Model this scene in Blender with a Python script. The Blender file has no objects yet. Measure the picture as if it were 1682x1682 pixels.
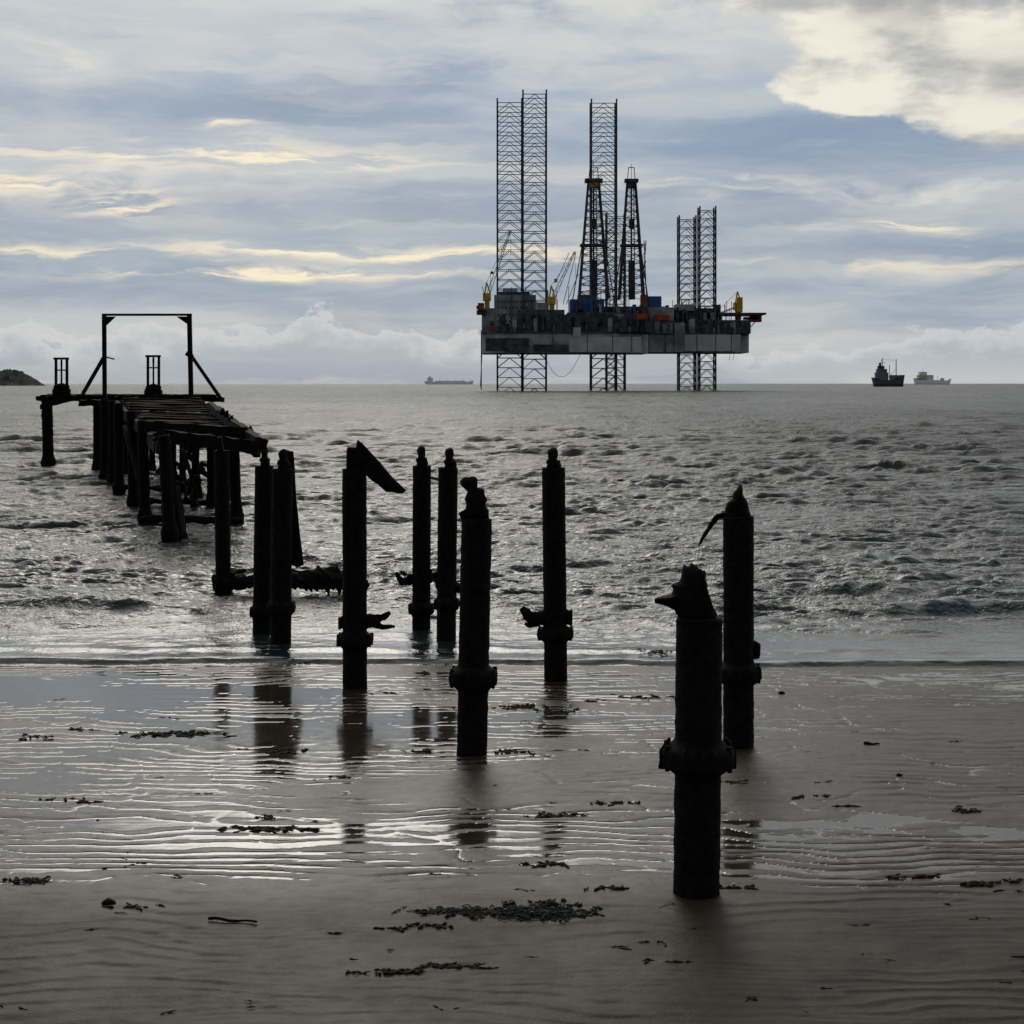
import bpy, math, random
import numpy as np
from mathutils import Vector, noise as mn
random.seed(7); rng=np.random.RandomState(5)
F=2667.0; H=4.0; HY=630.0
def W(px,py,Y): return Vector(((px-841)/F*Y, Y, H-(py-HY)/F*Y))
def YG(py): return H*F/(py-HY)
scene=bpy.context.scene
# ---------------------------------------------------------------- camera
cd=bpy.data.cameras.new("camera"); cam=bpy.data.objects.new("camera",cd); scene.collection.objects.link(cam)
cam.location=(0,0,H); cam.rotation_euler=(math.radians(90),0,0)
cd.sensor_width=36; cd.lens=F/1682*36; cd.shift_y=-(841-HY)/1682; cd.clip_start=.1; cd.clip_end=100000
scene.camera=cam
scene.view_settings.view_transform='Standard'; scene.view_settings.look='None'; scene.view_settings.exposure=0
# ---------------------------------------------------------------- node math helper
class NT:
    def __init__(s,tree): s.t=tree
    def node(s,ty,**k):
        n=s.t.nodes.new(ty)
        for a,b in k.items(): setattr(n,a,b)
        return n
    def link(s,a,b): s.t.links.new(a,b)
    def m(s,op,*a,clamp=False):
        n=s.node('ShaderNodeMath',operation=op); n.use_clamp=clamp
        for i,v in enumerate(a):
            if isinstance(v,E): v=v.o
            if isinstance(v,(int,float)): n.inputs[i].default_value=v
            else: s.link(v,n.inputs[i])
        return E(s,n.outputs[0])
    def vec(s,x,y,z=0.0):
        n=s.node('ShaderNodeCombineXYZ')
        for i,v in enumerate((x,y,z)):
            if isinstance(v,E): s.link(v.o,n.inputs[i])
            else: n.inputs[i].default_value=v
        return n.outputs[0]
    def noise(s,v,scale=1,detail=4,rough=.5,dist=0,dim='3D'):
        n=s.node('ShaderNodeTexNoise',noise_dimensions=dim); s.link(v,n.inputs['Vector'])
        n.inputs['Scale'].default_value=scale; n.inputs['Detail'].default_value=detail
        n.inputs['Roughness'].default_value=rough; n.inputs['Distortion'].default_value=dist
        return E(s,n.outputs['Fac'])
    def n2(s,vec2,sx,sy,off,detail=4,rough=.55):
        q=s.node('ShaderNodeVectorMath',operation='MULTIPLY_ADD'); s.link(vec2,q.inputs[0])
        q.inputs[1].default_value=(sx,sy,0); q.inputs[2].default_value=(off*13.7,off*7.1,0)
        return s.noise(q.outputs[0],1,detail,rough,0,'2D')
    def smooth(s,x,a,b,lo=0.,hi=1.):
        n=s.node('ShaderNodeMapRange'); n.interpolation_type='SMOOTHSTEP'
        s.link(x.o,n.inputs[0])
        for i,v in zip((1,2,3,4),(a,b,lo,hi)): n.inputs[i].default_value=v
        return E(s,n.outputs[0])
    def mix(s,f,a,b):
        n=s.node('ShaderNodeMix',data_type='RGBA'); n.clamp_factor=True
        for v,i in ((f,0),(a,6),(b,7)):
            if isinstance(v,E): s.link(v.o,n.inputs[i])
            elif isinstance(v,(int,float)): n.inputs[i].default_value=v
            elif isinstance(v,tuple): n.inputs[i].default_value=(*v,1)
            else: s.link(v,n.inputs[i])
        return n.outputs[2]
    def ramp(s,x,stops):
        n=s.node('ShaderNodeValToRGB'); s.link(x.o,n.inputs[0])
        cr=n.color_ramp
        while len(cr.elements)<len(stops): cr.elements.new(.5)
        for e,(p,c) in zip(cr.elements,stops): e.position=p; e.color=(*c,1)
        return n.outputs[0]
class E:
    def __init__(s,nt,o): s.nt=nt; s.o=o
    def __add__(s,b): return s.nt.m('ADD',s,b)
    __radd__=__add__
    def __sub__(s,b): return s.nt.m('SUBTRACT',s,b)
    def __rsub__(s,b): return s.nt.m('SUBTRACT',b,s)
    def __mul__(s,b): return s.nt.m('MULTIPLY',s,b)
    __rmul__=__mul__
    def __truediv__(s,b): return s.nt.m('DIVIDE',s,b)
def srgb(r,g,b):
    f=lambda c:(c/255/12.92 if c<=10 else ((c/255+.055)/1.055)**2.4)
    return (f(r),f(g),f(b))
# ---------------------------------------------------------------- world: cloudy backlit sky
SUN_EL=math.radians(27); SUN_AZ=math.radians(-7)
w=bpy.data.worlds.new("World"); scene.world=w; w.use_nodes=True
w.cycles.sampling_method='MANUAL'; w.cycles.sample_map_resolution=128
t=w.node_tree; t.nodes.clear(); N=NT(t)
tc=N.node('ShaderNodeTexCoord'); sep=N.node('ShaderNodeSeparateXYZ'); N.link(tc.outputs['Generated'],sep.inputs[0])
x,y,z=[E(N,sep.outputs[i]) for i in range(3)]
U0=N.m('ARCTAN2',x,y); V0=N.m('ARCSINE',z)
P0=N.vec(U0,V0)
wa=N.n2(P0,9,24,.3,3,.55)-.5; wb=N.n2(P0,11,34,5.3,4,.58)-.5
PW=N.vec(U0+wa*.07,V0+wb*.019)
Vd=V0*(1/0.6)
base=N.ramp(Vd,[(0.0,srgb(168,178,186)),(.06,srgb(160,174,187)),(.11,srgb(150,167,184)),(.17,srgb(170,181,190)),(.25,srgb(158,174,192)),(.33,srgb(168,183,198)),(.39,srgb(194,202,204)),(.6,srgb(196,198,196)),(1.,srgb(160,166,174))])
n1=N.n2(PW,4.,32.,1.,4,.54)
nf=N.n2(PW,11.,110.,7.,5,.62)
n3=N.n2(PW,15.,44.,3.,4,.58)
col=N.mix(N.smooth(n1,.44,.66)*.6,base,srgb(202,205,205))
col=N.mix(N.smooth(n1,.50,.32)*.50,col,srgb(126,146,174))
col=N.mix(N.smooth(nf,.5,.72)*.24,col,srgb(216,214,206))
def blob(px,py,rx,ry):
    u=(px-841)/F; v=(HY-py)/F
    q=N.node('ShaderNodeVectorMath',operation='MULTIPLY_ADD'); N.link(PW,q.inputs[0])
    q.inputs[1].default_value=(F/rx,F/ry,0); q.inputs[2].default_value=(-u*F/rx,-v*F/ry,0)
    d=N.node('ShaderNodeVectorMath',operation='DOT_PRODUCT'); N.link(q.outputs[0],d.inputs[0]); N.link(q.outputs[0],d.inputs[1])
    return N.m('POWER',.3679,E(N,d.outputs['Value']))
def add(bl):
    r=None
    for a in bl:
        q=blob(*a[:4])
        r=q*a[4] if r is None else N.m('MULTIPLY_ADD',q,a[4],r)
    return r
bl=add([(1380,240,420,40,1.),(250,185,420,34,.6),(1450,412,400,24,.6),(600,335,500,26,.2),(250,490,500,22,.6),(900,480,500,30,.3)])
col=N.mix(N.m('MULTIPLY',bl*.80,N.smooth(nf,.2,.55),clamp=True),col,srgb(130,149,176))
pv=add([(150,300,420,60,.9),(650,120,600,45,.6),(1500,325,420,20,1.2),(70,122,62,48,1.2),(1200,60,400,60,.6),(1530,450,330,20,.6),(800,10,900,40,.8),(640,560,500,30,.5)])
col=N.mix(N.m('MULTIPLY',pv,N.smooth(n3,.28,.66),clamp=True)*.85,col,srgb(217,216,211))
ws=add([(310,262,260,22,1.35),(225,342,80,20,1.4),(40,312,90,16,1.3),(600,415,280,11,1.3),(480,450,320,9,1.3),(375,211,45,8,1.1),(90,425,200,9,.8),(1465,378,110,9,1.3),(1150,302,140,8,.9),(820,432,130,13,1.),(1480,440,300,9,.6),(580,265,120,10,.7)])
wm=N.m('MULTIPLY',ws,N.smooth(nf,.40,.62),clamp=True)
col=N.mix(wm*.95,col,srgb(250,236,208))
# cumulus bank low over the horizon
cn=N.n2(P0,26.,40.,2.,5,.58)
cn2=N.n2(P0,7.,2.,9.,1,.5)
d=cn*.050+cn2*.046-.018-V0
bank=N.smooth(d,-.001,.0025)*N.smooth(V0,0.0,.02)
bcol=N.mix(N.smooth(d,.018,.0),srgb(164,176,188),srgb(205,208,210))
col=N.mix(bank*.75,col,bcol)
# big sunlit cloud, upper right
tn=N.n2(P0,13.,25.,4.,6,.57)
reg=add([(1420,150,150,50,1.),(1560,150,220,75,1.),(1650,215,120,50,.8),(1330,40,160,60,.6),(1600,20,260,80,1.)])
tm=N.smooth(reg+(tn-.5)*1.7,.38,.68)
tn2=N.n2(P0,11.,28.,8.,5,.55)
tc1=N.mix(N.smooth(tn2,.34,.60),srgb(178,180,180),srgb(246,240,222))
gr=add([(1640,30,180,55,1.),(1450,25,120,30,.5),(1640,150,90,26,.8)])
tc2=N.mix(N.m('MULTIPLY',gr,N.smooth(tn,.3,.6),clamp=True),tc1,srgb(146,148,152))
col=N.mix(tm*.92,col,tc2)
# high cloud overhead and glow round the veiled sun
sx,sy,sz=math.sin(SUN_AZ)*math.cos(SUN_EL),math.cos(SUN_AZ)*math.cos(SUN_EL),math.sin(SUN_EL)
dot=x*sx+y*sy+z*sz
glow=N.m('POWER',N.m('MAXIMUM',dot,0.),14.)
hi=N.smooth(V0,.23,.34)*N.smooth(n1,.38,.62)
col=N.mix(hi*.6,col,srgb(226,225,218))
col=N.mix(glow*N.smooth(V0,.21,.37),col,(1.35,1.30,1.2))
back=N.smooth(y,.60,-.35,1.,.30)
vm=N.node('ShaderNodeVectorMath',operation='SCALE'); N.link(col,vm.inputs[0]); N.link(back.o,vm.inputs['Scale'])
b1=N.node('ShaderNodeBackground'); N.link(vm.outputs[0],b1.inputs[0]); b1.inputs[1].default_value=1.0
sk=N.node('ShaderNodeTexSky',sky_type='NISHITA'); sk.sun_disc=False; sk.sun_elevation=SUN_EL; sk.sun_rotation=SUN_AZ
b2=N.node('ShaderNodeBackground'); N.link(sk.outputs[0],b2.inputs[0]); b2.inputs[1].default_value=.06
ms=N.node('ShaderNodeMixShader'); ms.inputs[0].default_value=.95
N.link(b2.outputs[0],ms.inputs[1]); N.link(b1.outputs[0],ms.inputs[2])
wo=N.node('ShaderNodeOutputWorld'); N.link(ms.outputs[0],wo.inputs[0])
# sun behind thin cloud
ld=bpy.data.lights.new("sun",'SUN'); ld.energy=.5; ld.angle=math.radians(26); ld.color=(1,.94,.84)
lo=bpy.data.objects.new("sun",ld); scene.collection.objects.link(lo)
lo.rotation_euler=Vector((sx,sy,sz)).to_track_quat('Z','Y').to_euler()
# ---------------------------------------------------------------- materials
def mat(name,c,rough=.8,var=.3,scale=6,bump=0.,bscale=30,haze=0.,metal=0,spec=.3,c2=None):
    m=bpy.data.materials.new(name); m.use_nodes=True; t=m.node_tree; n=NT(t)
    p=t.nodes['Principled BSDF']; out=t.nodes['Material Output']
    g=n.node('ShaderNodeTexCoord')
    f=n.noise(g.outputs['Object'],scale,3,.6)
    c2=c2 or tuple(v*(1-var) for v in c)
    c1=tuple(min(1,v*(1+var)) for v in c)
    n.link(n.mix(n.smooth(f,.35,.65),c2,c1),p.inputs['Base Color'])
    p.inputs['Roughness'].default_value=rough; p.inputs['Metallic'].default_value=metal
    p.inputs['Specular IOR Level'].default_value=spec
    if bump:
        b=n.node('ShaderNodeBump'); b.inputs['Strength'].default_value=1; b.inputs['Distance'].default_value=bump
        h=n.noise(g.outputs['Object'],bscale,3,.65); n.link(h.o,b.inputs['Height']); n.link(b.outputs[0],p.inputs['Normal'])
    if haze:  # distance haze imitated in the material: background shows through
        tr=n.node('ShaderNodeBsdfTransparent'); mx=n.node('ShaderNodeMixShader'); mx.inputs[0].default_value=haze
        n.link(p.outputs[0],mx.inputs[1]); n.link(tr.outputs[0],mx.inputs[2]); n.link(mx.outputs[0],out.inputs[0])
    return m
M_pile=mat("encrusted_iron",(.010,.0075,.0065),.8,.6,14,.010,60,spec=.12)
M_wood=mat("rotten_timber",(.014,.010,.008),.8,.5,7,.008,30,spec=.12)
M_weed=mat("seaweed",(.024,.020,.012),.6,.6,20,.004,80,spec=.3)
M_net=mat("net",(.012,.050,.046),.7,.6,30,.003,90,c2=(.015,.016,.012),spec=.2)
# ---------------------------------------------------------------- mesh builder
class MB:
    def __init__(s): s.v=[]; s.f=[]; s.mi=[]
    def tube(s,pts,rad,seg=14,jit=.0,fr=3.,cap=True,mi=0,seed=0.,sq=1.):
        pts=[Vector(p) for p in pts]; b0=len(s.v); n=len(pts)
        up=Vector((0,1,0))
        for i,p in enumerate(pts):
            d=(pts[min(i+1,n-1)]-pts[max(i-1,0)]).normalized()
            a=d.cross(up)
            if a.length<.1: a=d.cross(Vector((1,0,0)))
            a.normalize(); b=d.cross(a)
            r=rad[i] if hasattr(rad,'__len__') else rad
            for k in range(seg):
                th=2*math.pi*k/seg
                o=a*math.cos(th)+b*math.sin(th)*sq
                q=p+o*r
                if jit:
                    q=p+o*r*(1+jit*(mn.noise(q*fr+Vector((seed,0,0)))+.6*mn.noise(q*fr*3.1+Vector((0,seed,0)))+.5*mn.noise(q*fr*8)))
                s.v.append(q)
        for i in range(n-1):
            for k in range(seg):
                k2=(k+1)%seg
                s.f.append((b0+i*seg+k,b0+i*seg+k2,b0+(i+1)*seg+k2,b0+(i+1)*seg+k)); s.mi.append(mi)
        if cap:
            s.f.append(tuple(b0+k for k in range(seg))[::-1]); s.mi.append(mi)
            s.f.append(tuple(b0+(n-1)*seg+k for k in range(seg))); s.mi.append(mi)
    def beam(s,p,q,wd,ht=None,mi=0,nseg=1,jit=0.):
        p=Vector(p); q=Vector(q); ht=ht or wd; d=(q-p).normalized()
        a=d.cross(Vector((0,0,1)))
        if a.length<.05: a=Vector((1,0,0))
        a.normalize(); b=a.cross(d).normalized(); b0=len(s.v)
        for i in range(nseg+1):
            c=p.lerp(q,i/nseg)
            for sa,sb in ((-1,-1),(1,-1),(1,1),(-1,1)):
                v=c+a*sa*wd/2+b*sb*ht/2
                if jit: v=v+Vector((mn.noise(v*5),mn.noise(v*5+Vector((9,0,0))),mn.noise(v*5+Vector((0,9,0)))))*jit
                s.v.append(v)
        for i in range(nseg):
            for k in range(4):
                k2=(k+1)%4; s.f.append((b0+i*4+k,b0+i*4+k2,b0+i*4+4+k2,b0+i*4+4+k)); s.mi.append(mi)
        s.f.append((b0+3,b0+2,b0+1,b0)); s.mi.append(mi)
        e=b0+nseg*4; s.f.append((e,e+1,e+2,e+3)); s.mi.append(mi)
    def box(s,x0,x1,y0,y1,z0,z1,mi=0):
        b=len(s.v)
        s.v+= [Vector(p) for p in ((x0,y0,z0),(x1,y0,z0),(x1,y1,z0),(x0,y1,z0),(x0,y0,z1),(x1,y0,z1),(x1,y1,z1),(x0,y1,z1))]
        for f in ((0,3,2,1),(4,5,6,7),(0,1,5,4),(1,2,6,5),(2,3,7,6),(3,0,4,7)):
            s.f.append(tuple(b+i for i in f)); s.mi.append(mi)
    def prism(s,poly,y0,y1,mi=0,plan=False):
        b=len(s.v); n=len(poly)
        for h in (y0,y1):
            for (a,c) in poly: s.v.append(Vector((a,c,h)) if plan else Vector((a,h,c)))
        s.f.append(tuple(b+i for i in range(n))); s.mi.append(mi)
        s.f.append(tuple(b+n+i for i in range(n))[::-1]); s.mi.append(mi)
        for i in range(n):
            j=(i+1)%n; s.f.append((b+i,b+n+i,b+n+j,b+j)); s.mi.append(mi)
    def shard(s,pp,Y,dep,jit=.008,mi=0):
        """jagged broken lump: outline (px,py) at its widest, faceted towards front and back"""
        pts=[]
        n=len(pp)
        for i in range(n):
            a=pp[i]; b=pp[(i+1)%n]
            for k in range(3): pts.append((lerp(a[0],b[0],k/3),lerp(a[1],b[1],k/3)))
        cx=sum(p[0] for p in pts)/len(pts); cy=sum(p[1] for p in pts)/len(pts)
        b0=len(s.v); m=len(pts)
        for (f,dy) in ((.35,-1),(.75,-.7),(1.,-.15),(1.,.2),(.7,.75),(.3,1)):
            for (a,b) in pts:
                v=W(cx+(a-cx)*f,cy+(b-cy)*(f if b<cy else (f+1)/2),Y); v.y+=dy*dep
                q=v*23
                v=v+Vector((mn.noise(q),mn.noise(q+Vector((7,0,0)))*1.5,mn.noise(q+Vector((0,7,0)))))*jit*1.6
                s.v.append(v)
        for i in range(5):
            for k in range(m):
                k2=(k+1)%m; s.f.append((b0+i*m+k,b0+i*m+k2,b0+(i+1)*m+k2,b0+(i+1)*m+k)); s.mi.append(mi)
        s.f.append(tuple(b0+k for k in range(m))[::-1]); s.mi.append(mi)
        s.f.append(tuple(b0+5*m+k for k in range(m))); s.mi.append(mi)
    def obj(s,name,mats,smooth=False,parent=None):
        me=bpy.data.meshes.new(name); me.from_pydata([tuple(v) for v in s.v],[],s.f)
        for m in mats: me.materials.append(m)
        me.polygons.foreach_set('material_index',s.mi)
        import bmesh
        bm=bmesh.new(); bm.from_mesh(me); bmesh.ops.recalc_face_normals(bm,faces=bm.faces); bm.to_mesh(me); bm.free()
        if smooth:
            me.polygons.foreach_set('use_smooth',[True]*len(me.polygons))
        o=bpy.data.objects.new(name,me); scene.collection.objects.link(o)
        if parent: o.parent=parent
        return o
# ---------------------------------------------------------------- numpy noise
P=rng.permutation(4096)
def vnoise(x,y,seed=0):
    xi=np.floor(x).astype(np.int64); yi=np.floor(y).astype(np.int64)
    fx=x-xi; fy=y-yi; u=fx*fx*fx*(fx*(fx*6-15)+10); v=fy*fy*fy*(fy*(fy*6-15)+10)
    def g(a,b,dx,dy):
        h=P[(P[(a+seed*57)&4095]+b)&4095]*(2*np.pi/4096)
        return np.cos(h)*dx+np.sin(h)*dy
    n00=g(xi,yi,fx,fy); n10=g(xi+1,yi,fx-1,fy); n01=g(xi,yi+1,fx,fy-1); n11=g(xi+1,yi+1,fx-1,fy-1)
    return ((n00*(1-u)+n10*u)*(1-v)+(n01*(1-u)+n11*u)*v)*1.4
def fbm(x,y,o=4,seed=0,g=.5):
    r=0;a=1.
    for i in range(o): r=r+a*vnoise(x*2**i,y*2**i,seed+i*3); a*=g
    return r
def sst(x,a,b):
    t=np.clip((x-a)/(b-a),0,1); return t*t*(3-2*t)
def grid(name,X,Y,Z,attrs,mats):
    nr,nc=X.shape
    me=bpy.data.meshes.new(name); me.vertices.add(nr*nc)
    co=np.stack([X,Y,Z],-1).astype(np.float32).ravel(); me.vertices.foreach_set('co',co)
    i=np.arange(nr*nc).reshape(nr,nc)
    q=np.stack([i[:-1,:-1],i[:-1,1:],i[1:,1:],i[1:,:-1]],-1).reshape(-1,4)
    nf=len(q); me.loops.add(nf*4); me.loops.foreach_set('vertex_index',q.ravel().astype(np.int32))
    me.polygons.add(nf); me.polygons.foreach_set('loop_start',np.arange(0,nf*4,4,dtype=np.int32))
    me.update(calc_edges=True); me.polygons.foreach_set('use_smooth',np.ones(nf,dtype=bool))
    for k,a in attrs.items():
        at=me.attributes.new(k,'FLOAT','POINT'); at.data.foreach_set('value',a.astype(np.float32).ravel())
    for m in mats: me.materials.append(m)
    o=bpy.data.objects.new(name,me); scene.collection.objects.link(o); return o
# ---------------------------------------------------------------- sand
ys=np.concatenate([np.linspace(-30,6,12)[:-1],1/np.linspace(1/6.,1/34.,1150)])
xu=np.linspace(-1,1,620); xs=np.sign(xu)*(np.abs(xu)*9+np.maximum(np.abs(xu)-.75,0)**2*900)
Xg,Yg=np.meshgrid(xs,ys)
big=fbm(Xg/5.,Yg/2.2,4,1)
med=fbm(Xg/1.3,Yg/.55,3,9)
ph=Yg/.23+1.8*fbm(Xg/4.,Yg/2.5,3,4)+.42*fbm(Xg/.8,Yg/.5,2,6)+Xg*.05
rip=np.cos(2*np.pi*ph); rip=rip+.35*np.cos(4*np.pi*ph+.8)
ph2=Yg/.12+1.5*fbm(Xg/1.5,Yg/1.,3,14); rip2=np.cos(2*np.pi*ph2)
rm=sst(fbm(Xg/2.2,Yg/1.2,3,20),-.35,.4)
rm2=sst(fbm(Xg/2.5,Yg/1.5,3,24),-.2,.3)
far=sst(Yg,15.5,19.)
dry=1-sst(Yg,11.8,13.6)
ripa=.0068*(.28+.72*rm)*(1-.30*far)*(1-.45*dry)
h=.0062*big+.0040*med+ripa*rip+.0014*rm2*rip2+.0016*fbm(Xg/.10,Yg/.08,3,31)
run=np.abs(fbm(Xg/1.8+.25*Yg,Yg/1.6,3,40)); h-=.006*np.exp(-(run/.035)**2)*sst(Yg,12.,14.)
lvl=-.0040+.0036*sst(Xg,2.,-5)-.016*dry+.0024*far-.010*np.exp(-((Xg-5.5)/2.5)**2-((Yg-18.5)/2.)**2)-.004*np.exp(-((Xg+.3)/1.6)**2-((Yg-16.)/1.2)**2)+.0026*np.exp(-((Yg-14.3)/.9)**2-((Xg+2)/4)**2)
film=sst(lvl-h,-.0010,.0010)
Z=np.where(h<lvl,lvl+(h-lvl)*.08,h)
Z=Z+(-.035*np.maximum(Yg-22.2,0)-.02*np.maximum(Yg-30,0))
sandm=bpy.data.materials.new("wet_sand"); sandm.use_nodes=True; t=sandm.node_tree; n=NT(t); p=t.nodes['Principled BSDF']
at=n.node('ShaderNodeAttribute',attribute_name='film'); ad=n.node('ShaderNodeAttribute',attribute_name='dry')
fl=E(n,at.outputs['Fac']); dr=E(n,ad.outputs['Fac'])
g=n.node('ShaderNodeTexCoord'); ob=g.outputs['Object']
f1=n.noise(ob,1.2,4,.6); f2=n.noise(ob,60,2,.7); f3=n.noise(ob,6.,3,.6)
c=n.mix(n.smooth(f1,.3,.7),(.026,.018,.012),(.060,.043,.030)); c=n.mix(n.smooth(f2,.35,.7)*.6,c,(.080,.060,.044))
c=n.mix(fl*.45,c,(.02,.018,.016)); n.link(c,p.inputs['Base Color'])
ro=n.smooth(fl,0.,1.,.40,.08)+dr*.08+(f3-.5)*.16
n.link(n.m('MAXIMUM',ro,.04).o,p.inputs['Roughness'])
p.inputs['IOR'].default_value=1.40
n.link((n.smooth(fl,0.,1.,.27,.55)-dr*.15+(f1-.5)*.16).o,p.inputs['Specular IOR Level'])
b=n.node('ShaderNodeBump'); b.inputs['Distance'].default_value=.004
hh=(f2*.8+f3*1.4)*n.smooth(fl,0.,1.,1.,.07); n.link(hh.o,b.inputs['Height']); b.inputs['Strength'].default_value=1.
n.link(b.outputs[0],p.inputs['Normal'])
grid("sand_beach",Xg,Yg,Z,{'film':film,'dry':dry},[sandm])
# ---------------------------------------------------------------- sea
SEA=-.03
ys=np.concatenate([1/np.linspace(1/21.5,1/1500.,1350),[1800,2500,4000,7000,12000,22000,45000]])
us=np.linspace(-1,1,760); us=np.sign(us)*(np.abs(us)*.34+np.maximum(np.abs(us)-.9,0)*6)
Xs=us[None,:]*ys[:,None]; Ys=np.repeat(ys[:,None],len(us),1)
dY=np.gradient(ys)[:,None]; dX=ys[:,None]*.34/380
Zs=np.zeros_like(Xs)
Xw=Xs+.5*fbm(Xs/2.5,Ys/2.5,2,50); Yw=Ys+.5*fbm(Xs/3,Ys/3,2,55)
for i in range(110):
    lam=.32*math.exp(rng.rand()*3.4); th=rng.normal(0,.60 if lam<2 else .38)
    kx,ky=math.sin(th)*2*np.pi/lam,math.cos(th)*2*np.pi/lam
    a=.0102*min(lam,1.5)**.95*(1 if lam<1.5 else (1.5/lam)**.15)
    fade=np.clip((lam/np.maximum(dY*abs(math.cos(th)),dX*abs(math.sin(th)))-2.2)/2.5,0,1)
    if lam>3: fade=fade*sst(Ys,35,120)*2.6
    elif lam>1.6: fade=fade*(.30+1.5*sst(Ys,30,90))
    pp=kx*Xw+ky*Yw+rng.rand()*6.28
    Zs+=a*fade*(np.sin(pp)+.28*np.cos(2*pp))
pat=np.clip(.80+.45*fbm(Xs/9,Ys/9,3,60),.3,1.6)
Zs*=pat*(.10+.90*sst(Ys,24.3,31.))
def roller(y0,x0,sx,a,wd,seed):
    yc=y0+.8*fbm(Xs/5,np.full_like(Xs,seed*3.3),3,seed)
    d=(Ys-yc)/wd; prof=np.exp(-np.where(d<0,(d/.55)**2,(d/1.3)**2))
    return a*prof*np.exp(-((Xs-x0)/sx)**4)*(1+.5*fbm(Xs/1.2,Ys/1.2,2,seed+1))
r1=roller(29.0,-8.,2.6,.17,.6,70); r2=roller(28.8,8.5,2.8,.13,.45,75)
r3=roller(31.5,5.5,3.,.09,.6,80); r4=roller(26.8,5.,3.,.045,.35,85); r5=roller(27.3,-7.5,3.,.05,.4,88)
r6=roller(35.5,3.,6.,.06,.6,120); r7=roller(34.,-3.,4.,.06,.5,124)
ysh=23.4+.35*fbm(Xs/4,Xs*0+2.2,3,90)+.08*fbm(Xs/.6,Xs*0+4,2,93)
d=(Ys-ysh); lip=.060*np.exp(-np.where(d<0,(d/.10)**2,(d/.45)**2))
lip2=.030*np.exp(-((Ys-ysh-1.1-.4*fbm(Xs/2,Xs*0+8,2,95))/.22)**2)
Zs+=r1+r2+r3+r4+r5+r6+r7+lip+lip2+SEA
Zs-=np.where(d<-.12,(-.12-d)*.12,0)
foam=np.clip(np.exp(-((d-.05)/.13)**2)*sst(fbm(Xs/.5,Ys/.12,4,100),-.25,.35)*.8,0,1)
foam=np.maximum(foam,sst(r2,.06,.12)*sst(fbm(Xs/.45,Ys/.16,4,105),-.1,.35)*(Ys<29.)*.7)
foam=np.maximum(foam,.40*np.exp(-((d-.9)/.7)**2)*sst(fbm(Xs/.9,Ys/.35,5,110,.65),.15,.55))
seam=bpy.data.materials.new("sea_water"); seam.use_nodes=True; t=seam.node_tree; n=NT(t); p=t.nodes['Principled BSDF']
at=n.node('ShaderNodeAttribute',attribute_name='foam'); fo=E(n,at.outputs['Fac'])
g=n.node('ShaderNodeTexCoord'); ob=g.outputs['Object']
s2=E(n,n.node('ShaderNodeSeparateXYZ').outputs[1]); n.link(ob,s2.o.node.inputs[0])
mp=n.node('ShaderNodeMapping'); n.link(ob,mp.inputs[0]); mp.inputs['Scale'].default_value=(.03,.012,1.)
f0=n.noise(mp.outputs[0],1.,3,.65,0,'2D')
mp2=n.node('ShaderNodeMapping'); n.link(ob,mp2.inputs[0]); mp2.inputs['Scale'].default_value=(.25,.05,1.)
f0b=n.noise(mp2.outputs[0],1.,4,.75,0,'2D')
c=n.mix(n.smooth(f0,.3,.7),(.010,.020,.023),(.019,.030,.031)); c=n.mix(fo,c,(.62,.62,.6)); n.link(c,p.inputs['Base Color'])
inv=n.m('DIVIDE',40.,s2)
rr=n.smooth(inv,1.2,.08,.06,.30)+(f0b-.5)*n.smooth(s2,80.,400.,0.,.45)+fo*.5
n.link(n.m('MAXIMUM',rr,.05).o,p.inputs['Roughness']); p.inputs['IOR'].default_value=1.33
# sub-pixel wave slopes hide part of the reflecting facets with distance
sp=n.smooth(inv,1.3,.08,.52,.10)+(f0b-.5)*n.smooth(s2,60.,300.,.05,.36)+(f0-.5)*.12
n.link(n.m('MAXIMUM',sp,.03).o,p.inputs['Specular IOR Level'])
fr=n.smooth(s2,23.5,32.,.15,1.)
hgt=(n.noise(ob,3.6,4,.65)*.12+n.noise(ob,.9,2,.6)*n.smooth(s2,50.,250.)*.30+f0b*n.smooth(s2,120.,600.)*3.)*fr
b=n.node('ShaderNodeBump'); b.inputs['Distance'].default_value=1.; b.inputs['Strength'].default_value=1.
n.link(hgt.o,b.inputs['Height']); n.link(b.outputs[0],p.inputs['Normal'])
grid("sea",Xs,Ys,Zs,{'foam':foam},[seam])
# ---------------------------------------------------------------- piles
def lerp(a,b,t): return a+(b-a)*t
def pile(px,by,ty,wp,lean=0,collars=(),extra=None,Y=None):
    Y=Y or YG(by); mb=MB(); B=W(px,by,Y); T=W(px+lean,ty,Y); s=Y/F; r=wp/2*s
    bot=B-(T-B).normalized()*(.9)
    L=(T-bot).length; n=max(30,int(L/.025)); pts=[];rad=[]
    for i in range(n+1):
        q=bot.lerp(T,i/n); py=HY+(H-q.z)/s; k=1.
        for (cy,cw,ch) in collars:
            dd=(py-cy)/ch
            if abs(dd)<1: k=max(k,1+(cw/wp-1)*min(1,(1-abs(dd))*1.9))
        pts.append(q); rad.append(r*k)
    mb.tube(pts,rad,40,.034,11.,seed=px)
    for (cy,cw,ch) in collars:
        for k in range(8):
            a=k*math.pi/4+.3; rr=cw/2*s*.93
            c=W(px+lean*(by-cy)/(by-ty),cy,Y)+Vector((math.cos(a)*rr,math.sin(a)*rr,0))
            mb.tube([c-Vector((0,0,ch*s*.75)),c,c+Vector((0,0,ch*s*.8))],[.018,.030,.02],8,.5,20,seed=k+px)
    if extra: extra(mb,Y,s)
    return mb.obj("pier_pile",[M_pile],True)
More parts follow.
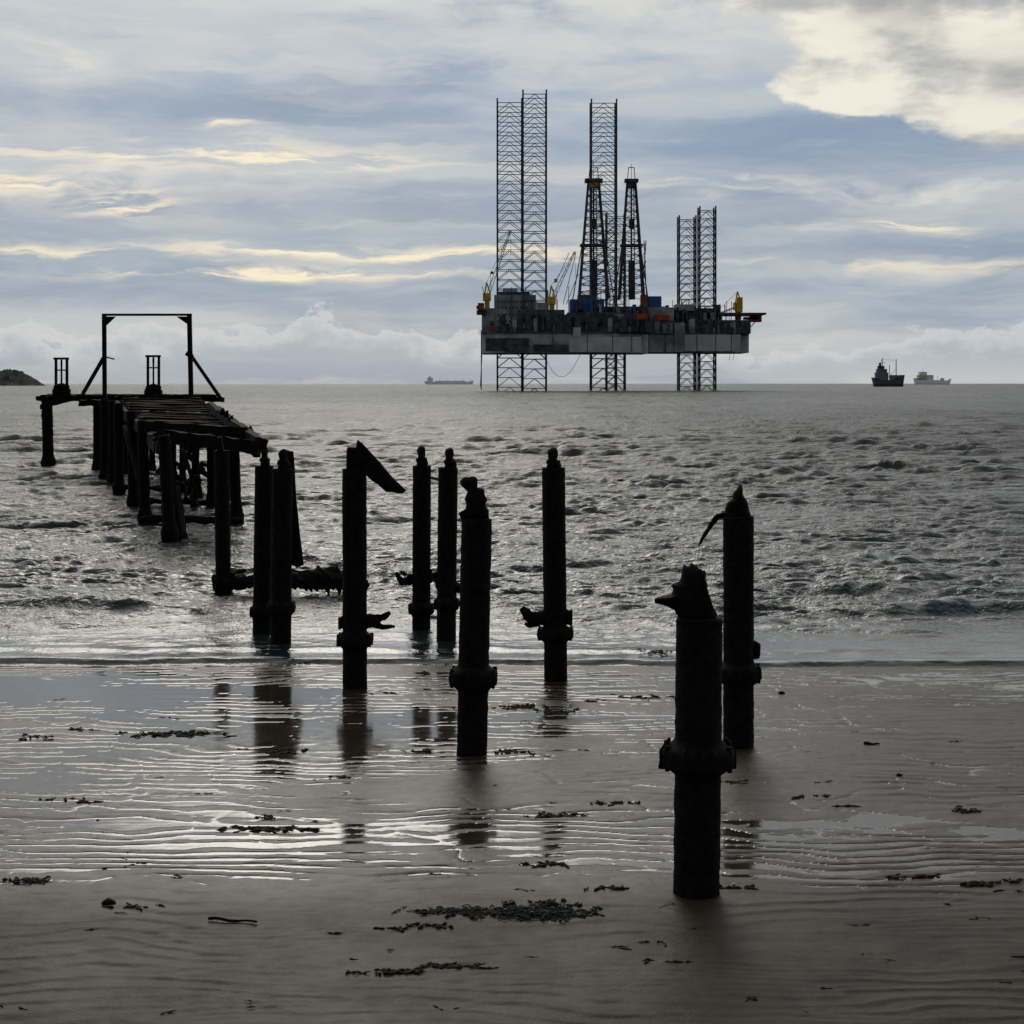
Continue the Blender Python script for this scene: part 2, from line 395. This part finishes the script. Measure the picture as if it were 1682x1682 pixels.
def stump(mb,Y,pts,jit=.35,seg=12,fr=9,sq=.8,dy=0):
    mb.tube([W(a,b,Y+dy) for a,b,_ in pts],[max(c*Y/F/2,.004) for *_,c in pts],seg,jit,fr,seed=pts[0][0],sq=sq)
def dens(pts,k=4):
    o=[]
    for i in range(len(pts)-1):
        for j in range(k): o.append(tuple(lerp(pts[i][q],pts[i+1][q],j/k) for q in range(3)))
    o.append(pts[-1]); return o
def e1(mb,Y,s):
    mb.shard([(1117,1018),(1108,1004),(1092,994),(1076,989),(1075,983),(1103,978),(1106,970),(1104,961),(1117,954),(1120,940),(1124,928),(1131,932),(1136,924),(1144,928),(1150,935),(1158,937),(1162,960),(1160,972),(1166,985),(1174,1004),(1178,1018)],Y,.10)
    stump(mb,Y,dens([(1160,1015,30),(1160,985,18),(1154,955,10),(1150,935,5)]),.5,dy=-.06)
    mb.tube([W(1149,1022,Y),W(1149,1014,Y)],[39*s,37*s],24,.03)
    for dx in (-58,-40,40,56): stump(mb,Y,dens([(1147+dx,1262,14),(1147+dx*1.0,1235,12),(1147+dx*.8,1212,5)],2),.3)
pile(1144,1465,1015,76,5,[(1243,118,27)],e1)
def e2(mb,Y,s):
    mb.shard([(1190,856),(1192,835),(1196,824),(1203,820),(1206,808),(1213,800),(1215,795),(1219,797),(1220,812),(1228,825),(1231,840),(1237,856)],Y,.10)
    stump(mb,Y,dens([(1196,846,10),(1180,848,10),(1170,860,9),(1160,874,7),(1153,886,5),(1148,897,2)]),.45,sq=.7)
    stump(mb,Y,dens([(1232,1058,20),(1240,1062,18),(1243,1082,10)]),.4)
pile(1213,1225,848,50,0,[(1106,75,18)],e2)
def e3(mb,Y,s):
    mb.shard([(759,856),(753,843),(765,838),(766,828),(763,820),(768,806),(767,795),(757,797),(755,791),(762,784),(780,783),(785,787),(784,800),(795,803),(796,812),(800,822),(797,832),(803,838),(803,856)],Y,.08,.004)
pile(775,1238,852,50,8,[(1113,79,20)],e3)
def knob(cx,ty,w):
    def f(mb,Y,s):
        q=w/30
        mb.shard([(cx-9*q,ty+3),(cx-8*q,ty-6),(cx-10*q,ty-8),(cx-9*q,ty-12),(cx-6*q,ty-15),(cx-8*q,ty-24),(cx-6*q,ty-30),(cx,ty-33),(cx+5*q,ty-30),(cx+6*q,ty-22),(cx+5*q,ty-14),(cx+9*q,ty-11),(cx+10*q,ty-5),(cx+9*q,ty+3)],Y,.10)
    return f
def arm(mb,Y,pts,j=.5,dy=0): stump(mb,Y,dens(pts),j,dy=dy,fr=9)
def e4(mb,Y,s):
    knob(909,768,38)(mb,Y,s)
    arm(mb,Y,[(940,1015,26),(915,1014,26),(885,1016,22),(872,1014,20),(862,1005,16),(857,998,8)],.35)
    arm(mb,Y,[(885,1022,14),(870,1028,10),(862,1024,5)])
pile(913,1117,768,38,-4,[(1041,60,13)],e4)
def e5(mb,Y,s):
    mb.beam(W(580,775,Y),W(582,735,Y),20*s,22*s,nseg=6,jit=.03)
    mb.shard([(587,722),(594,727),(625,760),(650,790),(668,806),(662,811),(635,808),(612,790),(596,776),(586,764),(584,740)],Y-.1,.05)
    arm(mb,Y,[(556,1022,18),(570,1022,24),(600,1020,24),(618,1018,16),(630,1014,12),(641,1006,5)])
    arm(mb,Y,[(612,1022,14),(628,1030,10),(649,1029,3)])
    arm(mb,Y,[(598,960,18),(605,965,10)])
pile(583,1128,770,40,-1,[(1051,60,13)],e5)
def e6(mb,Y,s):
    knob(693,765,30)(mb,Y,s)
    arm(mb,Y,[(710,948,22),(690,948,22),(672,952,15),(660,956,11),(655,948,9),(650,940,4)])
    arm(mb,Y,[(668,945,9),(658,938,4)])
pile(692,1030,765,30,1,[(1000,42,11)],e6)
def e7(mb,Y,s):
    knob(739,768,32)(mb,Y,s)
    arm(mb,Y,[(715,940,14),(722,960,18),(745,965,22),(762,968,10)])
pile(733,1048,768,32,3,[(992,41,11)],e7)
def e8(mb,Y,s):
    arm(mb,Y,[(350,958,22),(366,955,24),(385,948,16),(395,940,10),(404,936,4)])
    arm(mb,Y,[(380,960,14),(395,965,10),(410,955,5)])
    mb.beam(W(362,742,Y),W(361,718,Y),8*s,8*s,nseg=4,jit=.03)
pile(367,970,740,25,-3,[(960,33,14)],e8)
def e9(mb,Y,s):
    knob(435,765,26)(mb,Y,s); mb.beam(W(431,740,Y),W(436,722,Y),9*s,9*s,nseg=3,jit=.03)
pile(430,1036,765,30,4,[(1005,39,11)],e9)
def e10(mb,Y,s):
    knob(466,770,34)(mb,Y,s)
    mb.shard([(468,738),(482,742),(486,800),(492,870),(499,928),(488,932),(470,925),(468,830)],Y+.2,.05)
pile(461,1052,770,34,3,[(998,46,12)],e10)
mb=MB()
bp=[(385,950),(410,955),(440,955),(480,948),(510,952),(540,948),(565,950),(600,948)]
mb.tube([W(*[lerp(bp[i][q],bp[i+1][q],j/4) for q in (0,1)],31.) for i in range(7) for j in range(4)],[(.09 if i<10 else .15)+.07*abs(mn.noise(Vector((i*.7,3,1))))*2 for i in range(28)],12,.45,6,seed=3)
for a in range(484,566,9):
    mb.tube([W(a,950,31.),W(a+random.uniform(-4,4),964,31.),W(a+2,970+random.uniform(-3,8),31.)],[.11,.07,.015],7,.6,9,seed=a)
mb.tube([W(556,958,31),W(556,940,31),W(552,928,31)],[.08,.05,.01],8,.5,8)
mb.tube([W(505,955,31),W(508,942,31),W(516,936,31)],[.08,.05,.01],8,.5,8)
mb.obj("fallen_cross_beam",[M_wood],False)
# ---------------------------------------------------------------- ruined jetty
jet=bpy.data.objects.new("ruined_jetty",None); scene.collection.objects.link(jet)
A0=Vector((-9.35,43,2.50)); A1=Vector((-17.4,73,3.30)); B0=Vector((-6.75,43,2.38)); B1=Vector((-14.2,73,3.30))
mb=MB()
for a,b in ((A0,A1),(B0,B1)):
    mb.beam(a-Vector((0,0,.18)),b-Vector((0,0,.18)),.22,.30,nseg=30,jit=.07)
for tt in (.33,.66): mb.beam(A0.lerp(B0,tt)-Vector((0,0,.2)),A1.lerp(B1,tt)-Vector((0,0,.2)),.16,.22,nseg=20,jit=.05)
tpos=0.
while tpos<1:
    if random.random()>.22:
        e0=random.uniform(-.06,.05); e1_=1+random.uniform(-.05,.06)
        if random.random()<.15: e1_=random.uniform(.4,.8)
        a=A0.lerp(A1,tpos); b=B0.lerp(B1,tpos); zz=Vector((0,0,random.uniform(0,.06)))
        mb.beam(a.lerp(b,e0)+zz,a.lerp(b,e1_)+zz+Vector((0,random.uniform(-.1,.1),random.uniform(-.05,.03))),.18,.07,nseg=4,jit=.03)
    tpos+=.0092
mb.obj("deck",[M_wood],False,jet)
mb=MB()
mb.beam(W(190,665,66),W(262,735,42.5),.16,.34,nseg=16,jit=.06)
mb.beam(W(345,668,60),W(424,728,42.3),.2,.32,nseg=16,jit=.06)
mb.beam(W(258,716,42.8),W(425,735,42.4),.22,.34,nseg=12,jit=.06)
mb.beam(W(240,700,45),W(405,712,45),.2,.3,nseg=12,jit=.06)
for a,b in ((372,680),(380,688),(365,676),(410,706)):
    mb.tube([W(a,b+6,50),W(a,b,50),W(a+2,b-6,50)],[.07,.1,.02],8,.5,6,seed=a)
mb.obj("edge_beams",[M_wood],False,jet)
mb=MB()
def jp(px,by,ty,wp,lean=0,foot=1.45):
    Y=YG(by); s=Y/F; T=W(px+lean,ty,Y); B=W(px,by,Y); bot=B-Vector((0,0,.8)); n=40; pts=[];rad=[]
    for i in range(n+1):
        q=bot.lerp(T,i/n)
        pts.append(q); rad.append(wp/2*s*(1+(foot-1)*math.exp(-((q.z-.15)/.22)**2)))
    mb.tube(pts,rad,16,.10,6.,seed=px)
for a in [(80,765,655,18,-3),(160,775,655,14,0),(172,788,655,15,0),(196,810,662,16,-2),(184,796,658,12,0),(220,832,675,16,-4),(240,860,690,18,-6),(283,888,715,21,-14),(303,886,712,9,-30),
          (390,858,725,18,-6),(349,832,700,15,-3),(322,812,690,12,-2),(300,800,680,11,0),(285,790,675,11,-2),(268,782,668,10,0),(250,776,662,10,0),(228,772,660,10,0),(208,778,660,12,0),(318,830,690,8,8),(332,820,690,7,-14)]:
    jp(*a)
for p_,q_,y_ in (((232,852),(400,856),46.),((215,822),(345,826),53.),((195,800),(320,806),59.),((170,780),(290,786),70.),((265,800),(330,790),56.)):
    mb.tube([W(lerp(p_[0],q_[0],i/16),lerp(p_[1],q_[1],i/16),y_) for i in range(17)],.10,8,.7,2.5,seed=p_[0])
for i in range(34):
    px=random.uniform(262,335); py=random.uniform(745,828); yy=random.uniform(50,58)
    mb.tube([W(px,py,yy),W(px+random.uniform(-14,14),py+random.uniform(4,14),yy)],[.12,.05],7,.5,4,seed=i)
mb.beam(W(288,800,44),W(302,886,41.6),.22,.1,nseg=8,jit=.05)
mb.beam(W(325,735,46),W(308,812,50),.1,.1,nseg=6,jit=.04); mb.beam(W(300,735,52),W(322,808,50),.1,.1,nseg=6,jit=.04)
mb.beam(W(205,700,52),W(232,800,50),.14,.1,nseg=6,jit=.04)
mb.obj("piles_and_bracing",[M_pile],True,jet)
mb=MB(); Yh=74
mb.beam(W(60,655,Yh),W(368,656,Yh),.35,.22,nseg=30,jit=.07)
mb.beam(W(80,651,Yh+3),W(352,651,Yh+3),.3,.2,nseg=30,jit=.05)
for i in range(44):
    px=lerp(70,360,i/43)
    if random.random()>.15: mb.beam(W(px,650,Yh-.4),W(px-1,650,Yh+3.6),.17,.07,nseg=2,jit=.03)
mb.beam(W(130,662,Yh-1),W(330,664,Yh-1),.3,.28,nseg=20,jit=.08)
mb.beam(W(66,668,Yh),W(118,655,Yh),.12,.2,nseg=6,jit=.05)
mb.obj("head_platform",[M_wood],False,jet)
mb=MB(); Yf=73
mb.beam(W(172,655,Yf),W(171,516,Yf),.17,.17); mb.beam(W(314,657,Yf),W(311,516,Yf),.19,.19)
mb.beam(W(168,517,Yf),W(315,517,Yf),.14,.10)
def gus(pts): mb.prism([(W(a,b,Yf).x,W(a,b,Yf).z) for a,b in pts],Yf-.06,Yf+.06)
gus([(171,520),(190,520),(171,538)]); gus([(313,520),(290,520),(313,536)])
mb.beam(W(172,586,Yf),W(188,586+4,Yf),.06,.06); mb.beam(W(170,588,Yf+.4),W(136,647,Yf+1),.13,.13); mb.beam(W(314,584,Yf+.4),W(363,655,Yf+.5),.15,.15)
mb.beam(W(306,580,Yf),W(316,586,Yf),.2,.2)
mb.obj("gantry_frame",[M_wood],False,jet)
for cx,yt,yb in ((101,588,645),(252,584,646)):
    mb=MB(); Yf=75; s=Yf/F
    for dx in (-9,9): mb.beam(W(cx+dx,yb,Yf),W(cx+dx,yt,Yf),.10,.14)
    mb.beam(W(cx-13,yt+1,Yf),W(cx+12,yt+1,Yf),.1,.1); mb.beam(W(cx-10,yt+20,Yf),W(cx+10,yt+20,Yf),.06,.06)
    mb.tube([W(cx,yt+3,Yf),W(cx,yt+12,Yf)],.05,8); mb.beam(W(cx,yt+12,Yf),W(cx,yb,Yf),.07,.07)
    mb.tube([W(cx-12,yb-8,Yf),W(cx,yb-9,Yf),W(cx+12,yb-8,Yf)],[.12,.22,.12],10,.2,4)
    mb.tube([W(cx-14,yb-1,Yf),W(cx+14,yb-1,Yf)],.16,10,.3,4)
    mb.obj("winch_frame",[M_wood],False,jet)
# ---------------------------------------------------------------- jack-up rigs
Rleg=mat("rig_leg_steel",(.055,.062,.080),.6,.2,.1)
Rgrey=mat("rig_hull_paint",(.36,.38,.40),.6,.35,.12)  # grey, dark and white base colours lightened to stand in for distance haze
Rdark=mat("rig_dark_steel",(.080,.085,.100),.6,.5,.3)
Ryel=mat("rig_yellow",(.75,.45,.03),.6,.2,.3)
Rblue=mat("rig_blue",(.04,.12,.36),.6,.2,.3)
Rred=mat("rig_orange",(.50,.09,.04),.6,.2,.3)
Rwhite=mat("rig_white",(.66,.67,.68),.6,.15,.1)
RM=[Rleg,Rgrey,Rdark,Ryel,Rblue,Rred,Rwhite]
def leg(cx,yt,wp,D0,parent,bay=16):
    mb=MB(); cx_=(cx-841)*D0/F; zt=H-(yt-HY)*D0/F; zb=-25.
    hw=wp/2*D0/F; C=[(cx_-hw,D0-hw),(cx_+hw,D0-hw),(cx_+hw,D0+hw),(cx_-hw,D0+hw)]
    for (a,b) in C: mb.beam((a,b,zb),(a,b,zt+2.5),.85,.85)
    hb=bay*D0/F; zc=zt
    while zc>zb:
        for i in range(4):
            a=C[i]; b=C[(i+1)%4]; m=((a[0]+b[0])/2,(a[1]+b[1])/2)
            mb.beam((*a,zc),(*b,zc),.36)
            mb.beam((*m,zc),(*a,zc-hb),.32); mb.beam((*m,zc),(*b,zc-hb),.32)
        zc-=hb
    mb.obj("leg",RM,False,parent)
def derrick(cx,yb,yt,wb,wt,D0,parent):
    mb=MB(); s=D0/F; X=(cx-841)*s; z0=H-(yb-HY)*s; z1=H-(yt-HY)*s
    def cor(z):
        f=(z-z0)/(z1-z0); hw=lerp(wb,wt,f)/2*s
        return [Vector((X-hw,D0-hw,z)),Vector((X+hw,D0-hw,z)),Vector((X+hw,D0+hw,z)),Vector((X-hw,D0+hw,z))]
    n=16; prev=cor(z0)
    for i in range(1,n+1):
        c=cor(lerp(z0,z1,i/n))
        for k in range(4):
            mb.beam(prev[k],c[k],.8); mb.beam(c[k],c[(k+1)%4],.4)
            if (i+k)%2: mb.beam(prev[k],c[(k+1)%4],.34)
            else: mb.beam(prev[(k+1)%4],c[k],.34)
        prev=c
    hw=wt/2*s
    mb.box(X-hw*1.7,X+hw*1.7,D0-hw*1.6,D0+hw*1.6,z1-.5,z1+1.2,2)
    mb.box(X-hw*1.2,X+hw*1.2,D0-hw,D0+hw,z1-3.5,z1-.6,3 if cx<1000 else 2)
    for dx in (-1,1): mb.beam((X+dx*hw,D0,z1),(X+dx*hw*.7,D0,z1+8),.4)
    mb.beam((X-hw*.7,D0,z1+8),(X+hw*.7,D0,z1+8),.4); mb.beam((X,D0,z1),(X,D0,z1+10),.25)
    zm=lerp(z0,z1,.45); hw2=lerp(wb,wt,.45)/2*s; mb.box(X-hw2*1.3,X+hw2*1.3,D0-hw2,D0+hw2,zm,zm+1,2)
    mb.box(X-1.6,X+1.6,D0-1.5,D0+1.5,z0,lerp(z0,z1,.33),2); mb.beam((X,D0,z0),(X,D0,z1),.9); mb.beam((X+2,D0,z0),(X+1.4,D0,z1),.5)
    mb.box(X-1.3,X+1.3,D0-1,D0+1,lerp(z0,z1,.6),lerp(z0,z1,.68),2)
    for sgn in (-1,1):
        mb.beam((X+sgn*wb*.75*s,D0+3,z0-4),(X+sgn*wt*.8*s,D0,lerp(z0,z1,.62)),.45)
    mb.obj("derrick",RM,False,parent)
class Kit:
    def __init__(s,D0): s.mb=MB(); s.D=D0; s.s=D0/F
    def b(s,x0,x1,yt,yb,mi=2,d0=-8,d1=8):
        k=s.s; s.mb.box((x0-841)*k,(x1-841)*k,s.D+d0,s.D+d1,H-(yb-HY)*k,H-(yt-HY)*k,mi)
    def l(s,a,b,wd=.4,mi=2,dy=0,dy2=None):
        p=W(a[0],a[1],s.D); q=W(b[0],b[1],s.D); p.y+=dy; q.y+=dy if dy2 is None else dy2
        s.mb.beam(p,q,wd,mi=mi)
    def crane(s,px,py,tx,ty,dy=-14):
        s.b(px-4,px+4,py-8,py+14,3,dy-3,dy+3)
        s.b(px-7,px+6,py-14,py-2,3,dy-4,dy+4)
        s.l((px-4,py-14),(px-1,py-32),.8,3,dy); s.l((px+5,py-14),(px-1,py-32),.7,3,dy)
        n=9
        for o in (-3,3): s.l((px+o,py-8),(tx+o*.3,ty),.4,6,dy)
        for i in range(n):
            f=i/n; g_=(i+1)/n; o=3 if i%2 else -3
            s.l((lerp(px,tx,f)+o*(1-f*.7),lerp(py-8,ty,f)),(lerp(px,tx,g_)-o*(1-g_*.7),lerp(py-8,ty,g_)),.25,6,dy)
        s.l((px-1,py-32),(tx,ty),.18,2,dy); s.l((tx,ty),(tx+1,ty+40),.15,2,dy)
def hull(mb,D0,x0,x1,yt,yb,dep,ch,mi=1):
    k=D0/F; X0=(x0-841)*k; X1=(x1-841)*k; z0=H-(yb-HY)*k; z1=H-(yt-HY)*k
    poly=[(X0+ch*.6,D0-dep/2),(X1-ch,D0-dep/2),(X1,D0-dep/2+ch),(X1,D0+dep/2),(X0,D0+dep/2),(X0,D0-dep/2+ch)]
    mb.prism(poly,z0,z1,mi,plan=True)
    mb.prism([(a,b-.4 if b<D0 else b) for a,b in poly],z1-.9,z1+.25,2,plan=True)
rigA=bpy.data.objects.new("jackup_drilling_rig",None); scene.collection.objects.link(rigA)
for a in ((837,172,40,903),(878,158,38,885),(991,173,41,925)): leg(*a,rigA)
derrick(975,492,298,48,17,905,rigA)
K=Kit(890.)
hull(K.mb,890.,792,1062,548,581,62,20,1)
K.b(799,868,558,579,2,-31.5,-30.9)
K.b(932,1046,556,580,6,-31.5,-30.9); K.b(875,930,568,579,2,-31.6,-30.9)
K.b(938,950,541,556,6,-31.9,-25)
for xx in (905,960,1000,1030): K.b(xx,xx+1,550,580,2,-31.75,-31.5)
K.b(812,880,486,548,1,-10,22); K.b(818,870,480,487,2,-6,16); K.b(826,850,474,481,1,-4,8)
K.b(850,925,512,548,2,-24,-8); K.b(880,900,500,515,1,-22,-12); K.b(896,935,520,548,2,-26,-20)
K.b(792,812,508,548,1,-14,14); K.b(784,800,512,518,2,-18,-4); K.b(786,796,500,512,2,-16,-8)
K.b(935,990,494,516,4,-16,4); K.b(930,1062,516,548,2,-22,14); K.b(948,968,486,495,2,-12,0)
K.b(990,1062,505,520,2,-12,10); K.b(1000,1020,520,534,1,-25,-22)
K.b(1010,1022,528,533,3,-27,-24)
for yy in (495,505,516,527,538):
    for xx in range(818,876,6): K.b(xx,xx+2.2,yy,yy+3.2,2,-10.4,-10)
K.crane(905,505,942,418,-20); K.crane(800,495,838,378,6)
K.l((925,500),(946,415),.35); K.l((930,500),(950,450),.35); K.l((915,460),(935,415),.3)
K.l((800,500),(792,470),.35); K.l((805,478),(806,448),.2); K.mb.tube([W(808,446,880),W(808,450,880)],.9,8,mi=2); K.mb.tube([W(913,458,872),W(913,464,872)],.9,8,mi=3)
for i in range(80):
    xx=random.uniform(800,1055); K.b(xx,xx+random.uniform(2,9),random.uniform(518,544),548,random.choice([2,2,1,2,2,5 if i%7==0 else 2,3 if i%10==0 else 1]),-30+random.uniform(0,4),-24)
for i in range(30):
    xx=random.uniform(930,1058); K.b(xx,xx+random.uniform(1.5,7),random.uniform(496,520),530,random.choice([2,2,4,1]),-20,-12)
for i in range(30):
    xx=random.uniform(815,1055); K.l((xx,540),(xx+random.uniform(-1,1),random.uniform(470,500)),.3,2,random.uniform(-20,5))
for yy in (544,541): K.l((793,yy),(1060,yy),.16,2,-30.5)
for xx in range(795,1060,5): K.l((xx,548),(xx,541),.14,2,-30.5)
K.b(784,796,505,511,5,-22,-18)
K.b(1040,1056,519,528,5,-30,-26)
K.l((792,545),(792,640),.5,0,-25); K.l((793,582),(790,636),.35,0,-20)
pr=None
for i in range(25):
    f=i/24; q=(lerp(893,950,f),584+38*4*f*(1-f)*(1-.15*f))
    if pr: K.l(pr,q,.22,2,-20)
    pr=q
K.mb.obj("hull_and_topside",RM,False,rigA)
rigB=bpy.data.objects.new("jackup_drilling_rig",None); scene.collection.objects.link(rigB)
for a in ((1011,357,30,965),(1128,362,27,950),(1161,347,26,935)): leg(*a,rigB,13)
derrick(1037,492,298,40,13,930,rigB)
K=Kit(945.)
hull(K.mb,945.,1030,1226,550,580,56,18,1)
K.b(1114,1205,552,578,6,-28.6,-27.9); K.b(1100,1116,533,580,1,-29.2,-20)
for xx in (1085,1135,1165,1190): K.b(xx,xx+1,552,579,2,-28.8,-28)
K.b(1060,1084,488,512,4,-10,8); K.b(1044,1100,508,550,1,-24,4); K.b(1050,1060,486,510,5,-14,-6); K.b(1068,1092,520,529,5,-27,-24)
K.b(1100,1175,508,550,2,-14,16); K.b(1105,1135,502,512,1,-16,-4); K.b(1140,1224,528,550,2,-22,0); K.b(1150,1180,516,530,1,-18,-4)
K.b(1172,1250,516,519,2,-20,8); K.b(1228,1246,519,530,5,-12,-6); K.b(1218,1240,522,526,2,-12,-6)
K.l((1222,545),(1246,520),.5,2,-10); K.l((1210,548),(1230,520),.5,2,-10)
K.crane(1210,512,1168,520,-6)
K.b(1206,1215,490,514,3,-12,-6)
K.l((1062,490),(1058,395),.5,2); K.l((1055,490),(1061,395),.5,2); K.l((1040,420),(1062,400),.4,2)
for i in range(9): K.l((1056+ (i%2)*5,400+i*10),(1061-(i%2)*5,410+i*10),.3,2)
K.l((1170,500),(1186,518),.3); K.l((1190,516),(1190,500),.3)
for i in range(60):
    xx=random.uniform(1040,1218); K.b(xx,xx+random.uniform(2,8),random.uniform(526,544),550,random.choice([2,2,1,2,2,5 if i%8==0 else 1]),-27+random.uniform(0,4),-20)
for i in range(26):
    xx=random.uniform(1040,1175); K.b(xx,xx+random.uniform(1.5,6),random.uniform(502,520),530,random.choice([2,2,1]),-18,-8)
for i in range(18):
    xx=random.uniform(1045,1215); K.l((xx,540),(xx,random.uniform(490,510)),.3,2,random.uniform(-20,5))
for yy in (546,543): K.l((1040,yy),(1224,yy),.16,2,-27.5)
for xx in range(1040,1224,5): K.l((xx,550),(xx,543),.14,2,-27.5)
for a in (1140,1196,1202): K.l((a,580),(a-2,592),.2,2,-10)
K.mb.obj("hull_and_topside",RM,False,rigB)
# ---------------------------------------------------------------- ships
def shipmat(nm,c,hz): return mat(nm,c,.7,.2,.2,haze=hz)
def hp(K,pts,d,mi): K.mb.prism([(W(a,b,K.D).x,W(a,b,K.D).z) for a,b in pts],K.D-d,K.D+d,mi)
sh=[shipmat("ship_navy",(.03,.045,.09),.12),shipmat("ship_house",(.20,.17,.16),.12),shipmat("ship_rust",(.20,.05,.03),.12)]
K=Kit(2100)
hp(K,[(1433,620),(1445,624),(1470,624),(1476,616),(1484,616),(1481,637),(1437,637)],7,0)
hp(K,[(1437,633.5),(1481.5,633.5),(1481,637),(1437,637)],7.3,2)
K.b(1438,1458,612,624,1,-5,5); K.b(1440,1456,606,613,1,-4,4); K.b(1442,1452,601,607,0,-3,3); K.b(1444,1447,596,603,2,-2,2); K.b(1462,1474,616,624,1,-4,4)
K.l((1449,605),(1449,588),.9,0); K.l((1472,620),(1472,590),.9,0); K.l((1461,622),(1461,600),.7,0)
K.l((1472,606),(1459,620),.4,0); K.l((1449,590),(1436,616),.25,0); K.l((1449,590),(1472,592),.2,0); K.l((1444,596),(1454,596),.5,0)
K.mb.obj("coaster_ship",sh)
K=Kit(4200.)
sh=[shipmat("cargo_hull",(.16,.24,.42),.45),shipmat("cargo_house",(.9,.86,.72),.25)]
hp(K,[(1502,621),(1520,624),(1558,625),(1561,622),(1558,631.5),(1504,631.5)],12,0)
K.b(1510,1521,611,624,1,-10,10); K.b(1507,1532,616,624,1,-9,9); K.l((1516,612),(1516,606),1.2,1); K.b(1545,1550,621,625,1,-5,5)
K.l((1540,625),(1540,617),.9,0); K.l((1533,625),(1533,619),.9,0)
K.mb.obj("cargo_ship",sh)
K=Kit(4600.)
sh=[shipmat("tanker_hull",(.20,.25,.34),.55),shipmat("tanker_house",(.45,.47,.50),.55)]
hp(K,[(697,626),(712,627),(768,627),(778,625),(776,631.5),(699,631.5)],14,0)
K.b(702,711,621,627,1,-10,10); K.b(704,708,618,622,1,-5,5)
for a in (722,735,748,760,772): K.l((a,627),(a,622),.9,1)
K.b(715,765,625.4,627,1,-4,4)
K.mb.obj("tanker_ship",sh)
# ---------------------------------------------------------------- headland
xs=np.linspace(-2400,-825,560); vs=np.linspace(0,1,60)
Xh,Vh=np.meshgrid(xs,vs); Yh_=2900+Vh*700
env=sst(-Xh,826,885)*.85+sst(-Xh,1000,1700)*.9
Zh=env*28*np.sin(np.pi*np.clip(Vh,0,1))**.6*(1+.2*fbm(Xh/160,Yh_/160,3,200))
Zh+=np.where(Vh>.05,1,0)*env**.4*(np.abs(fbm(Xh/14,Yh_/30,4,210))*13)*sst(-Xh,826,850)
Zh-=1.0
Xh=Xh*Yh_/2900
hm=mat("headland_forest",(.018,.024,.022),.9,.5,.03,haze=.12,spec=.1)
grid("headland",Xh,Yh_,Zh,{},[hm])
# ---------------------------------------------------------------- beach debris
mb=MB()
def clump(px,py,wpx,hpx,n,mi=0,th=.012):
    Y=YG(py); s=Y/F
    for i in range(n):
        a=px+random.gauss(0,.30)*wpx; b=py+random.gauss(0,.22)*hpx
        Yc=YG(b); c=Vector(((a-841)/F*Yc,Yc,.000)); an=random.gauss(0,.25)+random.choice((0,math.pi)); L=random.uniform(.08,.28)*max(.5,min(2,wpx*s)); q=[]
        for k in range(6):
            q.append(c+Vector((0,0,random.uniform(-.004,.012)*min(2,hpx/8)))); an+=random.uniform(-.5,.5); c=c+Vector((math.cos(an),math.sin(an),0))*L/5
        mb.tube(q,[th*random.uniform(.3,1.5)*(.3 if k in (0,5) else 1) for k in range(6)],6,.6,30,mi=mi,seed=i,sq=.8)
for a in [(285,1206,130,11,40),(135,1199,50,5,10),(60,1212,45,9,12),(90,1314,50,5,8),(150,1318,25,4,4),(430,1362,140,8,34),(440,1342,30,4,5),(60,1447,60,11,22),(850,1162,60,12,34),(905,1168,60,7,12),(1040,1146,90,5,16),(970,1152,40,5,8),(840,1236,70,8,18),(735,1216,40,6,9),(690,1234,40,5,6),(640,1140,40,5,6),(1085,1070,40,10,18),(905,1340,60,10,16),(900,1420,60,9,13),(1010,1320,60,8,14),(1215,1285,60,7,12),(1330,1308,50,5,8),(1580,1332,60,8,15),(1500,1440,70,5,12),(1610,1452,40,7,10),(1000,1460,50,8,11),(1200,1460,60,8,12),(640,1596,80,7,20),(735,1588,100,7,20),(1090,1580,70,4,9),(700,1522,60,7,12),(640,1525,60,4,6),(560,1275,40,4,6),(220,1490,70,4,8),(470,1235,40,8,9),(1380,1325,50,4,5),(1660,1448,50,6,8)]:
    clump(*a,th=.010)
for i in range(90):
    py=1110+random.random()**.8*560; px=random.uniform(-200,1900); clump(px,py,random.uniform(5,34),4,random.choice([1,1,2,3]),th=random.uniform(.003,.007))
mb.obj("seaweed_debris",[M_weed],True)
mb=MB(); clump(750,1497,100,12,60,0,.007); clump(890,1502,130,24,190,0,.007); clump(890,1492,90,18,50,1,.016); clump(950,1503,50,10,24,1,.012); clump(800,1500,70,12,34,1,.009); clump(730,1498,70,10,30,1,.009); clump(700,1501,60,5,16,1,.006)
mb.obj("tangled_fishing_net",[M_net,M_weed],True)
def stick(a,b,th):
    mb=MB(); p=W(a[0],a[1],YG(a[1])); q=W(b[0],b[1],YG(b[1])); p.z=q.z=.014
    mb.tube([p.lerp(q,i/8)+Vector((0,.012*math.sin(i*1.3),.004*math.sin(i))) for i in range(9)],[th*(1-.06*i) for i in range(9)],8,.3,14); mb.obj("driftwood_stick",[M_wood],True)
stick((342,1512),(422,1517),.014); stick((1420,1223),(1444,1224),.018)
def stone(px,py,r):
    mb=MB(); c=W(px,py,YG(py)); mb.tube([c+Vector((0,0,z_*r)) for z_ in (-.4,-.1,.3,.6,.8)],[r*.8,r,r*.9,r*.6,r*.15],12,.4,12,seed=px); mb.obj("beach_stone",[M_pile],True)
stone(178,1484,.05); stone(1477,1274,.03); stone(1284,1140,.05); stone(905,1492,.07)
